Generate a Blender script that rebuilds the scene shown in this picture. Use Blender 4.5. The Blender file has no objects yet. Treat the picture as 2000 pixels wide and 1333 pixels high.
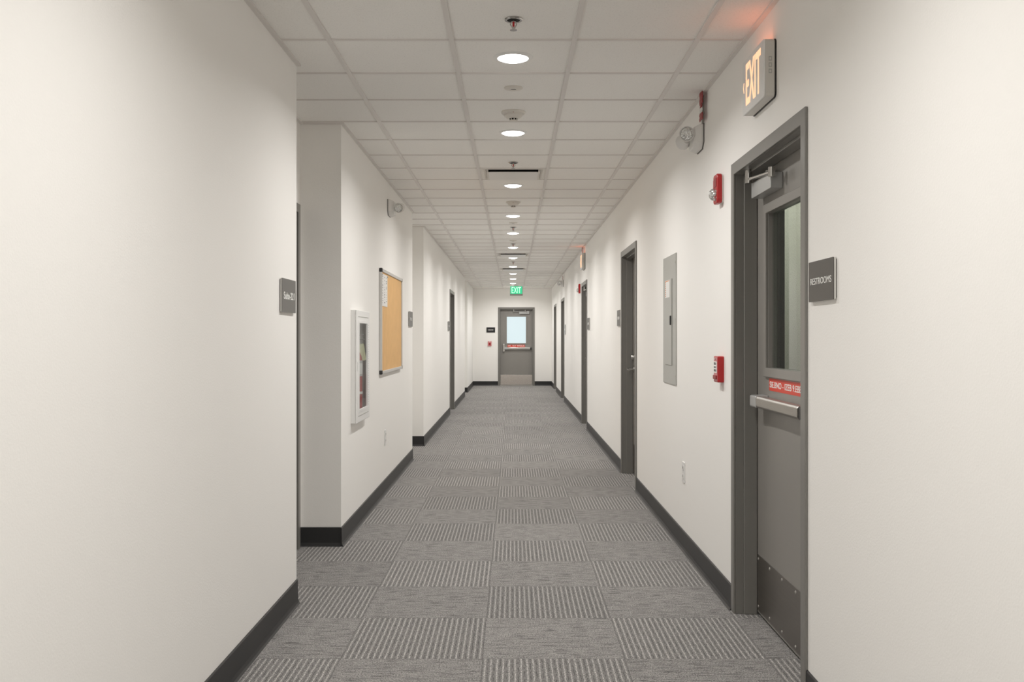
import bpy, bmesh, math, random
from mathutils import Vector, Matrix
random.seed(7)
C = bpy.context.scene.collection
SC = bpy.context.scene
PI = math.pi

# ---------------------------------------------------------------- numbers
EYE = 1.30                # camera height
CEIL = 2.631              # underside of the ceiling grid
XR = 1.048                # face of wall at the doors' side
YF = 26.3                 # face of the end wall
YB = -5.0                 # end behind the camera
CELL = 0.5486             # ceiling module along the hall
Y0 = 4.348                # one cross seam

# ---------------------------------------------------------------- materials
def lin(r, g, b):
    f = lambda c: (c/255/12.92) if c/255 <= 0.04045 else ((c/255+0.055)/1.055)**2.4
    return (f(r), f(g), f(b), 1)

def mat(name, col, rough=0.5, metal=0.0, bump=0.0, bscale=60, vary=0.0, vscale=3, emit=None, estr=0, spec=0.5, coat=0.0):
    m = bpy.data.materials.new(name); m.use_nodes = True
    nt = m.node_tree; b = nt.nodes['Principled BSDF']
    b.inputs['Base Color'].default_value = col
    b.inputs['Roughness'].default_value = rough
    b.inputs['Metallic'].default_value = metal
    b.inputs['Specular IOR Level'].default_value = spec
    b.inputs['Coat Weight'].default_value = coat
    tc = nt.nodes.new('ShaderNodeTexCoord')
    if vary:
        n = nt.nodes.new('ShaderNodeTexNoise'); n.inputs['Scale'].default_value = vscale; n.inputs['Detail'].default_value = 4
        nt.links.new(tc.outputs['Object'], n.inputs['Vector'])
        r = nt.nodes.new('ShaderNodeMapRange'); r.inputs[3].default_value = 1-vary; r.inputs[4].default_value = 1+vary
        nt.links.new(n.outputs['Fac'], r.inputs[0])
        mx = nt.nodes.new('ShaderNodeVectorMath'); mx.operation = 'SCALE'; mx.inputs[0].default_value = col[:3]
        nt.links.new(r.outputs[0], mx.inputs['Scale']); nt.links.new(mx.outputs[0], b.inputs['Base Color'])
    if bump:
        n = nt.nodes.new('ShaderNodeTexNoise'); n.inputs['Scale'].default_value = bscale; n.inputs['Detail'].default_value = 3
        nt.links.new(tc.outputs['Object'], n.inputs['Vector'])
        bp = nt.nodes.new('ShaderNodeBump'); bp.inputs['Strength'].default_value = bump; bp.inputs['Distance'].default_value = 0.004
        nt.links.new(n.outputs['Fac'], bp.inputs['Height']); nt.links.new(bp.outputs[0], b.inputs['Normal'])
    if emit:
        b.inputs['Emission Color'].default_value = emit; b.inputs['Emission Strength'].default_value = estr
    return m

def brushed(name, col, rough=0.32, axis=(2, 90, 90), strength=0.12):
    m = mat(name, col, rough, 1.0); nt = m.node_tree; b = nt.nodes['Principled BSDF']
    tc = nt.nodes.new('ShaderNodeTexCoord'); mp = nt.nodes.new('ShaderNodeMapping'); mp.inputs['Scale'].default_value = axis
    n = nt.nodes.new('ShaderNodeTexNoise'); n.inputs['Scale'].default_value = 4; n.inputs['Detail'].default_value = 3
    nt.links.new(tc.outputs['Object'], mp.inputs[0]); nt.links.new(mp.outputs[0], n.inputs['Vector'])
    r = nt.nodes.new('ShaderNodeMapRange'); r.inputs[3].default_value = rough-strength; r.inputs[4].default_value = rough+strength
    nt.links.new(n.outputs['Fac'], r.inputs[0]); nt.links.new(r.outputs[0], b.inputs['Roughness'])
    return m

M = {}
M['wall'] = mat('painted wall', (0.90, 0.888, 0.862, 1), 0.62, bump=0.12, bscale=150, spec=0.3)
M['base'] = mat('black rubber base', (0.022, 0.022, 0.023, 1), 0.42)
M['frame'] = mat('grey door frame paint', (0.20, 0.194, 0.18, 1), 0.30)
M['leaf'] = mat('grey door paint', (0.26, 0.248, 0.23, 1), 0.33, vary=0.04)
M['steel'] = brushed('satin steel', (0.60, 0.585, 0.56, 1))
M['pad'] = brushed('worn satin steel', (0.46, 0.44, 0.41, 1), 0.38)
M['kick'] = brushed('brushed kick plate', (0.30, 0.28, 0.26, 1), 0.36, (1.5, 1.5, 60), 0.05)
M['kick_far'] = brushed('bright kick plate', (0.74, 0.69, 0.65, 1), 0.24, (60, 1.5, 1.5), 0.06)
M['alu'] = mat('aluminium paint', (0.50, 0.505, 0.50, 1), 0.32, 0.5)
M['dark'] = mat('black plastic', (0.02, 0.02, 0.02, 1), 0.4)
M['hole'] = mat('dark slot', (0.012, 0.012, 0.012, 1), 0.8)
M['white'] = mat('white plastic', (0.74, 0.73, 0.71, 1), 0.35)
M['white2'] = mat('white enamel', (0.80, 0.80, 0.79, 1), 0.3)
M['beige'] = mat('pale plastic', (0.62, 0.60, 0.56, 1), 0.4)
M['red'] = mat('red plastic', (0.42, 0.010, 0.012, 1), 0.32)
M['red_paint'] = mat('red extinguisher paint', (0.42, 0.02, 0.02, 1), 0.25, coat=0.4)
M['red_sticker'] = mat('red sticker', (0.70, 0.055, 0.028, 1), 0.4)
M['red_tape'] = mat('red tape', (0.27, 0.008, 0.010, 1), 0.4)
M['clear_tape'] = mat('milky tape', (0.62, 0.62, 0.60, 1), 0.35)
M['pale_red'] = mat('faded red', (0.58, 0.20, 0.21, 1), 0.4)
M['sign'] = mat('charcoal sign', (0.085, 0.08, 0.072, 1), 0.42)
M['sign_black'] = mat('black sign', (0.012, 0.012, 0.013, 1), 0.4)
M['sign_grey'] = mat('grey sign', (0.125, 0.12, 0.113, 1), 0.4)
M['sign_edge'] = mat('sign edge', (0.62, 0.61, 0.58, 1), 0.4)
M['letter'] = mat('white lettering', (0.90, 0.90, 0.88, 1), 0.45)
M['panel'] = mat('panel enamel', (0.40, 0.40, 0.375, 1), 0.35)
M['board_alu'] = mat('satin silver', (0.60, 0.59, 0.57, 1), 0.35, 0.2)
M['cork'] = mat('cork', (0.74, 0.45, 0.19, 1), 0.75, bump=0.25, bscale=300, vary=0.10, vscale=12)
M['paper'] = mat('paper', (0.80, 0.79, 0.77, 1), 0.6)
M['ink'] = mat('grey print', (0.12, 0.12, 0.12, 1), 0.6)
M['orange_ink'] = mat('orange print', (0.75, 0.28, 0.10, 1), 0.6)
M['tag'] = mat('pale green card', (0.76, 0.80, 0.52, 1), 0.6)
M['silver'] = mat('silver label', (0.55, 0.55, 0.55, 1), 0.35, 0.3)
M['grid'] = mat('ceiling grid paint', (0.73, 0.70, 0.675, 1), 0.45)
M['chrome'] = mat('chrome', (0.55, 0.54, 0.52, 1), 0.18, 1.0)
M['det'] = mat('detector plastic', (0.70, 0.67, 0.62, 1), 0.4)
M['lens'] = mat('lit lens', (0.9, 0.9, 0.88, 1), 0.4, emit=(1.0, 0.97, 0.93, 1), estr=9)
M['exit_glow'] = mat('lit orange letters', (0.8, 0.4, 0.2, 1), 0.4, emit=(1.0, 0.56, 0.34, 1), estr=0.85)
M['exit_top'] = mat('lit orange slot', (0.8, 0.3, 0.1, 1), 0.4, emit=(1.0, 0.24, 0.10, 1), estr=6)
M['exit_green'] = mat('lit green panel', (0.05, 0.5, 0.25, 1), 0.4, emit=(0.03, 0.50, 0.24, 1), estr=0.75)
M['exit_white'] = mat('lit pale letters', (0.8, 0.9, 0.85, 1), 0.4, emit=(0.55, 1.0, 0.76, 1), estr=0.75)
M['pane_day'] = mat('frosted pane with daylight', (0.15, 0.17, 0.18, 1), 0.3, emit=(0.56, 0.665, 0.69, 1), estr=0.9)
M['room_wall'] = mat('room wall', (0.44, 0.44, 0.395, 1), 0.6)
M['partition'] = mat('dark partition', (0.10, 0.12, 0.115, 1), 0.5)

def reflector_mat():
    m = mat('faceted lamp lens', (0.72, 0.73, 0.72, 1), 0.12, 0.75); nt = m.node_tree; b = nt.nodes['Principled BSDF']
    tc = nt.nodes.new('ShaderNodeTexCoord'); v = nt.nodes.new('ShaderNodeTexVoronoi'); v.inputs['Scale'].default_value = 90
    nt.links.new(tc.outputs['Object'], v.inputs['Vector'])
    bp = nt.nodes.new('ShaderNodeBump'); bp.inputs['Strength'].default_value = 0.9; bp.inputs['Distance'].default_value = 0.006
    nt.links.new(v.outputs['Distance'], bp.inputs['Height']); nt.links.new(bp.outputs[0], b.inputs['Normal'])
    return m
M['facet'] = reflector_mat()

def glass_mat(name, wired, tint=(0.86, 0.9, 0.88, 1)):
    m = bpy.data.materials.new(name); m.use_nodes = True; nt = m.node_tree; nt.nodes.clear()
    out = nt.nodes.new('ShaderNodeOutputMaterial'); tr = nt.nodes.new('ShaderNodeBsdfTransparent'); tr.inputs[0].default_value = tint
    gl = nt.nodes.new('ShaderNodeBsdfGlossy'); gl.inputs['Roughness'].default_value = 0.04
    fr = nt.nodes.new('ShaderNodeFresnel'); fr.inputs[0].default_value = 1.45
    ge = nt.nodes.new('ShaderNodeNewGeometry'); bf = nt.nodes.new('ShaderNodeMath'); bf.operation = 'SUBTRACT'; bf.inputs[0].default_value = 1; nt.links.new(ge.outputs['Backfacing'], bf.inputs[1])
    fm = nt.nodes.new('ShaderNodeMath'); fm.operation = 'MULTIPLY'; nt.links.new(fr.outputs[0], fm.inputs[0]); nt.links.new(bf.outputs[0], fm.inputs[1])
    mx = nt.nodes.new('ShaderNodeMixShader'); nt.links.new(fm.outputs[0], mx.inputs[0]); nt.links.new(tr.outputs[0], mx.inputs[1]); nt.links.new(gl.outputs[0], mx.inputs[2])
    last = mx
    if wired:
        tc = nt.nodes.new('ShaderNodeTexCoord')
        sp = nt.nodes.new('ShaderNodeSeparateXYZ'); nt.links.new(tc.outputs['Object'], sp.inputs[0])
        def lines(sign):
            a = nt.nodes.new('ShaderNodeMath'); a.operation = 'MULTIPLY_ADD'; a.inputs[1].default_value = sign*1.0
            nt.links.new(sp.outputs['X'], a.inputs[0]); nt.links.new(sp.outputs['Z'], a.inputs[2])
            s = nt.nodes.new('ShaderNodeMath'); s.operation = 'MULTIPLY'; s.inputs[1].default_value = 64; nt.links.new(a.outputs[0], s.inputs[0])
            f = nt.nodes.new('ShaderNodeMath'); f.operation = 'FRACT'; nt.links.new(s.outputs[0], f.inputs[0])
            g = nt.nodes.new('ShaderNodeMath'); g.operation = 'LESS_THAN'; g.inputs[1].default_value = 0.13; nt.links.new(f.outputs[0], g.inputs[0])
            return g
        a, b = lines(1), lines(-1)
        mxx = nt.nodes.new('ShaderNodeMath'); mxx.operation = 'MAXIMUM'; nt.links.new(a.outputs[0], mxx.inputs[0]); nt.links.new(b.outputs[0], mxx.inputs[1])
        wire = nt.nodes.new('ShaderNodeBsdfPrincipled'); wire.inputs['Base Color'].default_value = (0.12, 0.12, 0.115, 1); wire.inputs['Roughness'].default_value = 0.4
        wf = nt.nodes.new('ShaderNodeMath'); wf.operation = 'MULTIPLY'; wf.inputs[1].default_value = 0.22; nt.links.new(mxx.outputs[0], wf.inputs[0])
        m2 = nt.nodes.new('ShaderNodeMixShader'); nt.links.new(wf.outputs[0], m2.inputs[0]); nt.links.new(mx.outputs[0], m2.inputs[1]); nt.links.new(wire.outputs[0], m2.inputs[2])
        last = m2
    nt.links.new(last.outputs[0], out.inputs[0])
    return m
M['wire_glass'] = glass_mat('wired glass', True)
M['clear_glass'] = glass_mat('clear acrylic', False, (0.93, 0.94, 0.94, 1))

def carpet_mat():
    m = bpy.data.materials.new('carpet tiles'); m.use_nodes = True; nt = m.node_tree; b = nt.nodes['Principled BSDF']
    N = nt.nodes.new; L = nt.links.new
    tc = N('ShaderNodeTexCoord'); sp = N('ShaderNodeSeparateXYZ'); L(tc.outputs['Object'], sp.inputs[0])
    def mth(op, a, bb=None, c=None):
        n = N('ShaderNodeMath'); n.operation = op
        for i, v in enumerate((a, bb, c)):
            if v is None: continue
            if isinstance(v, (int, float)): n.inputs[i].default_value = v
            else: L(v, n.inputs[i])
        return n.outputs[0]
    u = mth('DIVIDE', mth('ADD', sp.outputs['X'], 0.123), 0.575)
    v = mth('DIVIDE', mth('SUBTRACT', sp.outputs['Y'], 3.925), 0.5703)
    fu, fv = mth('FLOOR', u), mth('FLOOR', v)
    chk = mth('FLOORED_MODULO', mth('ADD', fu, fv), 2)       # 1 = lines running along the hall
    def noise(sx, sy, scale=1.0, det=2, rough=0.5):
        mp = N('ShaderNodeMapping'); mp.inputs['Scale'].default_value = (sx, sy, 1); L(tc.outputs['Object'], mp.inputs[0])
        n = N('ShaderNodeTexNoise'); n.inputs['Scale'].default_value = scale; n.inputs['Detail'].default_value = det; n.inputs['Roughness'].default_value = rough
        L(mp.outputs[0], n.inputs['Vector']); return n.outputs['Fac']
    def ramp(x, lo, hi):
        r = N('ShaderNodeMapRange'); r.interpolation_type = 'SMOOTHSTEP'; L(x, r.inputs[0]); r.inputs[1].default_value = lo; r.inputs[2].default_value = hi; return r.outputs[0]
    # stripes along Y : ~21 pale lines in each tile, slightly wavy
    wav = mth('MULTIPLY', mth('SUBTRACT', noise(40, 25), 0.5), 0.30)
    ph = mth('FRACT', mth('ADD', mth('MULTIPLY', u, 24), wav))
    tri = mth('ABSOLUTE', mth('SUBTRACT', ph, 0.5))
    pale = ramp(tri, 0.165, 0.10)
    pale = mth('MULTIPLY', pale, ramp(noise(110, 40), 0.22, 0.46))
    gap = mth('MULTIPLY', ramp(tri, 0.36, 0.44), ramp(noise(90, 22), 0.42, 0.54))
    lv = mth('SUBTRACT', mth('MULTIPLY_ADD', pale, 0.140, 0.122), mth('MULTIPLY', gap, 0.065))
    # dashes along X
    d1 = mth('MULTIPLY', ramp(noise(9, 170, 1, 1), 0.53, 0.58), ramp(noise(16, 30), 0.38, 0.50))
    d2 = ramp(noise(9, 150, 1, 2), 0.55, 0.68)
    p1 = ramp(noise(14, 160, 1, 2), 0.50, 0.68)
    lh = mth('SUBTRACT', mth('MULTIPLY_ADD', p1, 0.030, 0.170), mth('ADD', mth('MULTIPLY', d1, 0.100), mth('MULTIPLY', d2, 0.028)))
    mixn = N('ShaderNodeMix'); L(chk, mixn.inputs[0]); L(lh, mixn.inputs[2]); L(lv, mixn.inputs[3])
    lum = mixn.outputs[0]
    sp1 = ramp(noise(170, 150, 1, 2, 0.7), 0.37, 0.60)
    lum = mth('MULTIPLY', lum, mth('MULTIPLY_ADD', sp1, 1.05, 0.46))
    wn = N('ShaderNodeTexWhiteNoise'); wn.noise_dimensions = '2D'; cb = N('ShaderNodeCombineXYZ'); L(fu, cb.inputs[0]); L(fv, cb.inputs[1]); L(cb.outputs[0], wn.inputs['Vector'])
    lum = mth('MULTIPLY', lum, mth('MULTIPLY_ADD', wn.outputs['Value'], 0.16, 0.92))
    # tile joints
    ju = mth('ABSOLUTE', mth('SUBTRACT', mth('FRACT', u), 0.5)); jv = mth('ABSOLUTE', mth('SUBTRACT', mth('FRACT', v), 0.5))
    jn = ramp(mth('MAXIMUM', ju, jv), 0.492, 0.499)
    lum = mth('MULTIPLY', lum, mth('MULTIPLY_ADD', jn, -0.22, 1))
    lum = mth('MULTIPLY', lum, CARPET)
    col = N('ShaderNodeCombineColor'); L(lum, col.inputs[0]); L(mth('MULTIPLY', lum, 0.96), col.inputs[1]); L(mth('MULTIPLY', lum, 0.925), col.inputs[2])
    L(col.outputs[0], b.inputs['Base Color']); b.inputs['Roughness'].default_value = 0.95; b.inputs['Specular IOR Level'].default_value = 0.12
    b.inputs['Sheen Weight'].default_value = 0.25; b.inputs['Sheen Roughness'].default_value = 0.5
    bp = N('ShaderNodeBump'); bp.inputs['Strength'].default_value = 0.5; bp.inputs['Distance'].default_value = 0.004
    L(mth('ADD', mth('MULTIPLY', lum, 3), sp1), bp.inputs['Height']); L(bp.outputs[0], b.inputs['Normal'])
    return m
CARPET = 1.58
M['carpet'] = carpet_mat()

def ceiling_mat():
    m = mat('mineral ceiling tile', (0.90, 0.886, 0.858, 1), 0.85, bump=0.2, bscale=220, spec=0.2); nt = m.node_tree; b = nt.nodes['Principled BSDF']
    N = nt.nodes.new; L = nt.links.new
    tc = N('ShaderNodeTexCoord'); n = N('ShaderNodeTexNoise'); n.inputs['Scale'].default_value = 160; n.inputs['Detail'].default_value = 2; L(tc.outputs['Object'], n.inputs['Vector'])
    r = N('ShaderNodeMapRange'); r.inputs[1].default_value = 0.3; r.inputs[2].default_value = 0.45; r.inputs[3].default_value = 0.90; r.inputs[4].default_value = 1.0; L(n.outputs['Fac'], r.inputs[0])
    s = N('ShaderNodeVectorMath'); s.operation = 'SCALE'; s.inputs[0].default_value = (0.90, 0.886, 0.858); L(r.outputs[0], s.inputs['Scale']); L(s.outputs[0], b.inputs['Base Color'])
    return m
M['tile'] = ceiling_mat()

# ---------------------------------------------------------------- mesh helpers
class MB:
    def __init__(self): self.bm = bmesh.new()
    def box(self, x0, x1, y0, y1, z0, z1):
        v = [self.bm.verts.new(p) for p in ((x0,y0,z0),(x1,y0,z0),(x1,y1,z0),(x0,y1,z0),(x0,y0,z1),(x1,y0,z1),(x1,y1,z1),(x0,y1,z1))]
        for f in ((3,2,1,0),(4,5,6,7),(0,1,5,4),(1,2,6,5),(2,3,7,6),(3,0,4,7)): self.bm.faces.new([v[i] for i in f])
        return self
    def prism(self, pts, a0, a1, axis='y'):
        """pts: outline in the two other axes (x,z for 'y'; x,y for 'z'; y,z for 'x')."""
        def P(p, a):
            return {'y': (p[0], a, p[1]), 'z': (p[0], p[1], a), 'x': (a, p[0], p[1])}[axis]
        A = [self.bm.verts.new(P(p, a0)) for p in pts]; B = [self.bm.verts.new(P(p, a1)) for p in pts]
        n = len(pts); self.bm.faces.new(A); self.bm.faces.new(B[::-1])
        for i in range(n): self.bm.faces.new((A[i], A[(i+1) % n], B[(i+1) % n], B[i])[::-1])
        return self
    def lathe(self, prof, seg=32, center=(0,0,0), axis=(0,0,1)):
        """prof: list of (r, h) along axis."""
        q = Vector((0,0,1)).rotation_difference(Vector(axis).normalized()); c = Vector(center); rings = []
        for r, h in prof:
            if r < 1e-6: rings.append([self.bm.verts.new(c + q @ Vector((0,0,h)))])
            else: rings.append([self.bm.verts.new(c + q @ Vector((r*math.cos(2*PI*i/seg), r*math.sin(2*PI*i/seg), h))) for i in range(seg)])
        for a, b in zip(rings, rings[1:]):
            for i in range(seg):
                j = (i+1) % seg
                if len(a) == 1 and len(b) == 1: continue
                if len(a) == 1: self.bm.faces.new((a[0], b[i], b[j]))
                elif len(b) == 1: self.bm.faces.new((a[i], a[j], b[0]))
                else: self.bm.faces.new((a[i], a[j], b[j], b[i]))
        return self
    def cyl(self, p0, p1, r, r1=None, seg=20):
        p0, p1 = Vector(p0), Vector(p1); d = (p1-p0).length
        return self.lathe([(0,0),(r,0),(r1 if r1 is not None else r,d),(0,d)], seg, p0, p1-p0)
    def tube(self, pts, r, seg=10):
        for a, b in zip(pts, pts[1:]): self.cyl(a, b, r, seg=seg)
        for p in pts[1:-1]: self.ball(p, r, seg)
        return self
    def ball(self, c, r, seg=14, squash=1.0):
        n = 8; return self.lathe([(r*math.sin(PI*i/n), -r*squash*math.cos(PI*i/n)) for i in range(n+1)], seg, c)
    def slab(self, u0, u1, z0, z1, y0, y1, holes=()):
        """a plate in x (u) and z, thick in y, with rectangular holes; one closed skin"""
        us = sorted({u0, u1, *[h[0] for h in holes], *[h[1] for h in holes]}); us = [u for u in us if u0 <= u <= u1]
        zs = sorted({z0, z1, *[h[2] for h in holes], *[h[3] for h in holes]}); zs = [z for z in zs if z0 <= z <= z1]
        vs = {}
        def V(i, k, s):
            key = (i, k, s)
            if key not in vs: vs[key] = self.bm.verts.new((us[i], (y0, y1)[s], zs[k]))
            return vs[key]
        def solid(i, k):
            if not (0 <= i < len(us)-1 and 0 <= k < len(zs)-1): return False
            cu, cz = (us[i]+us[i+1])/2, (zs[k]+zs[k+1])/2
            return not any(h[0] < cu < h[1] and h[2] < cz < h[3] for h in holes)
        for i in range(len(us)-1):
            for k in range(len(zs)-1):
                if not solid(i, k): continue
                self.bm.faces.new((V(i,k,0), V(i+1,k,0), V(i+1,k+1,0), V(i,k+1,0)))
                self.bm.faces.new((V(i,k,1), V(i,k+1,1), V(i+1,k+1,1), V(i+1,k,1)))
                if not solid(i-1,k): self.bm.faces.new((V(i,k,0), V(i,k+1,0), V(i,k+1,1), V(i,k,1)))
                if not solid(i+1,k): self.bm.faces.new((V(i+1,k,0), V(i+1,k,1), V(i+1,k+1,1), V(i+1,k+1,0)))
                if not solid(i,k-1): self.bm.faces.new((V(i,k,0), V(i,k,1), V(i+1,k,1), V(i+1,k,0)))
                if not solid(i,k+1): self.bm.faces.new((V(i,k+1,0), V(i+1,k+1,0), V(i+1,k+1,1), V(i,k+1,1)))
        return self
    def xform(self, mtx): bmesh.ops.transform(self.bm, matrix=mtx, verts=self.bm.verts); return self
    def done(self, name, m, parent=None, bevel=0, smooth=False, seg=2):
        bmesh.ops.recalc_face_normals(self.bm, faces=self.bm.faces)
        me = bpy.data.meshes.new(name); self.bm.to_mesh(me); self.bm.free(); me.materials.append(M[m])
        o = bpy.data.objects.new(name, me); C.objects.link(o)
        if parent: o.parent = parent
        if smooth:
            for p in me.polygons: p.use_smooth = True
            try: me.set_sharp_from_angle(angle=math.radians(38))
            except Exception: pass
        if bevel:
            b = o.modifiers.new('Bevel', 'BEVEL'); b.width = bevel; b.segments = seg; b.limit_method = 'ANGLE'
        return o

def rrect(w, h, r, n=5, cx=0, cz=0):
    pts = []
    for sx, sz, a0 in ((1,1,0),(-1,1,90),(-1,-1,180),(1,-1,270)):
        for i in range(n+1):
            a = math.radians(a0 + 90*i/n); pts.append((cx+sx*(w/2-r)+r*math.cos(a), cz+sz*(h/2-r)+r*math.sin(a)))
    return pts

def text(name, s, w, h, m, parent, at, off=0.0, depth=0.0006, spacing=1.0):
    """flat lettering in x,z facing -y, fitted into w by h, centred on at"""
    cu = bpy.data.curves.new(name, 'FONT'); cu.body = s; cu.size = 1; cu.offset = off; cu.space_character = spacing; cu.extrude = 0.02; cu.resolution_u = 8
    to = bpy.data.objects.new(name, cu); C.objects.link(to)
    dg = bpy.context.evaluated_depsgraph_get(); dg.update()
    me = bpy.data.meshes.new_from_object(to.evaluated_get(dg)); bpy.data.objects.remove(to); bpy.data.curves.remove(cu)
    xs = [v.co.x for v in me.vertices]; ys = [v.co.y for v in me.vertices]
    x0, x1, y0, y1 = min(xs), max(xs), min(ys), max(ys)
    for v in me.vertices:
        x, y, z = v.co
        v.co = (at[0] + ((x-x0)/(x1-x0)-0.5)*w, at[1] - (z+0.02)/0.04*depth, at[2] + ((y-y0)/(y1-y0)-0.5)*h)
    me.materials.clear(); me.materials.append(M[m])
    o = bpy.data.objects.new(name, me); C.objects.link(o); o.parent = parent
    return o

def thing(name, label, cat, loc, rz=0, group=None, kind=None):
    o = bpy.data.objects.new(name, None); C.objects.link(o); o.location = loc; o.rotation_euler = (0, 0, rz); o.empty_display_size = 0.1
    o['label'] = label; o['category'] = cat
    if group: o['group'] = group
    if kind: o['kind'] = kind
    return o
def tag(o, label, cat, group=None, kind=None):
    o['label'] = label; o['category'] = cat
    if group: o['group'] = group
    if kind: o['kind'] = kind
    return o
def struct(o, label, cat): return tag(o, label, cat, kind='structure')
def dup(root, loc, rz, label, group=None):
    r = root.copy(); C.objects.link(r); r.location = loc; r.rotation_euler = (0, 0, rz); r['label'] = label
    if group: r['group'] = group
    for ch in list(root.children):
        c = ch.copy(); C.objects.link(c); c.parent = r
        for g in list(ch.children):
            d = g.copy(); C.objects.link(d); d.parent = c
    return r

# a wall item is built facing -y with its back on y = 0, then turned onto its wall
RW, LW, FW = -PI/2, PI/2, 0.0

# ---------------------------------------------------------------- setting
XL = dict(a=-1.060, b=-1.072, c=-1.074, d=-1.085)
ALC = -1.325
floor_o = MB().box(-1.62, 2.6, YB-0.2, YF+0.2, -0.1, 0).done('floor', 'carpet')
struct(floor_o, 'grey carpet tile floor in a checker of striped squares', 'floor')

# ceiling slab and its exposed grid
cb = MB().slab(-1.62, 1.22, YB-0.2, YF+0.2, 0, 0.06)
cb.xform(Matrix(((1,0,0,0),(0,0,1,0),(0,1,0,CEIL+0.007),(0,0,0,1))))
struct(cb.done('ceiling', 'tile'), 'pale mineral tile ceiling over the corridor', 'ceiling')
g = MB(); hw = 0.0115
for x in (-0.825, -0.275, 0.275, 0.825): g.box(x-hw, x+hw, YB, YF, CEIL, CEIL+0.012)
k = int((YB-Y0)/CELL)
cuts = [-1.45, -0.825, -0.275, 0.275, 0.825, XR]
while Y0+k*CELL < YF:
    y = Y0+k*CELL
    for a, b in zip(cuts, cuts[1:]):
        g.box(a+(0 if a == cuts[0] else hw), b-(0 if b == XR else hw), y-hw*0.6, y+hw*0.6, CEIL+0.001, CEIL+0.012)
    k += 1
struct(g.done('ceiling_grid', 'grid'), 'painted metal grid between the ceiling tiles', 'ceiling grid')

# door positions: (centre along wall, outer width)
DOORS_R = [((3.448+4.619)/2, 4.619-3.448), ((8.207+9.346)/2, 9.346-8.207), ((13.72+14.71)/2, 1.04), ((19.70+21.04)/2, 1.20), ((23.39+24.73)/2, 1.20)]
DTOP = EYE + 0.823
def door_hole(c, w): return (c-w/2+0.02, c+w/2-0.02, 0.0, DTOP-0.02)
def wall_x(name, x, side, y0, y1, thick, holes=(), label='', z1=CEIL+0.05, m='wall'):
    """wall whose face is at x; side=+1: room lies at smaller x"""
    b = MB().slab(y0, y1, 0, z1, x, x+side*thick, holes)
    b.xform(Matrix(((0,1,0,0),(1,0,0,0),(0,0,1,0),(0,0,0,1))))
    return struct(b.done(name, m), label, 'wall')
wall_x('wall_right', XR, 1, YB, YF, 0.17, [door_hole(*d) for d in DOORS_R], 'long off-white wall with five grey doors')
CAB = (6.46, 6.925, EYE-0.51, EYE+0.125)
DOOR_ALC = (5.43, 1.14)
DOOR_L = ((16.35+17.72)/2, 1.20)
wall_x('wall_left', XL['a'], -1, YB, 4.75, 0.30, (), 'off-white wall section nearest the camera, bearing the suite sign')
wall_x('wall_left', ALC, -1, 4.70, 6.10, 0.17, [door_hole(*DOOR_ALC)], 'recessed wall at the back of the nearest alcove')
wall_x('wall_left', XL['b'], -1, 6.05, 10.33, 0.30, [CAB], 'off-white wall section with the cork board')
wall_x('wall_left', ALC-0.02, -1, 10.28, 11.70, 0.17, (), 'recessed wall at the back of the second alcove')
wall_x('wall_left', XL['c'], -1, 11.65, 21.57, 0.30, [door_hole(*DOOR_L)], 'off-white wall section beyond the second alcove')
wall_x('wall_left', ALC-0.02, -1, 21.5, 23.05, 0.17, (), 'recessed wall at the back of the third alcove')
wall_x('wall_left', XL['d'], -1, 23.0, YF, 0.30, (), 'short off-white wall section meeting the end wall')
DOOR_F = ((-0.408+0.588)/2, 0.996)
b = MB().slab(-1.62, XR+0.2, 0, CEIL+0.05, YF, YF+0.17, [door_hole(*DOOR_F)])
struct(b.done('wall_far', 'wall'), 'end wall of the corridor around the exit door', 'wall')
b = MB().slab(-1.62, XR+0.2, 0, CEIL+0.05, YB-0.17, YB)
struct(b.done('wall_back', 'wall'), 'wall closing the corridor behind the camera', 'wall')

# room behind the first door, seen through its glass
rm = MB()
rm.box(1.912, 1.98, 2.6, 6.6, 0, 2.6); rm.box(XR+0.171, 1.98, 6.55, 6.6, 0, 2.6); rm.box(XR+0.171, 1.98, 2.55, 2.6, 0, 2.6); rm.box(XR+0.171, 1.98, 2.55, 6.6, 2.55, 2.6)
struct(rm.done('wall_beyond', 'room_wall'), 'grey-green room seen through the glass of the nearest door', 'wall')
struct(MB().box(XR+0.175, 1.484, 5.30, 5.34, 0.0, 2.5).done('wall_partition', 'partition'), 'dark partition behind the glass of the nearest door', 'wall')
ld = bpy.data.lights.new('room_lamp', 'AREA'); ld.shape = 'RECTANGLE'; ld.size = 0.3; ld.size_y = 0.9; ld.energy = 11; ld.color = (1, 0.97, 0.9)
lo = bpy.data.objects.new('room_lamp', ld); C.objects.link(lo); lo.location = (1.60, 5.9, 2.52)

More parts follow.
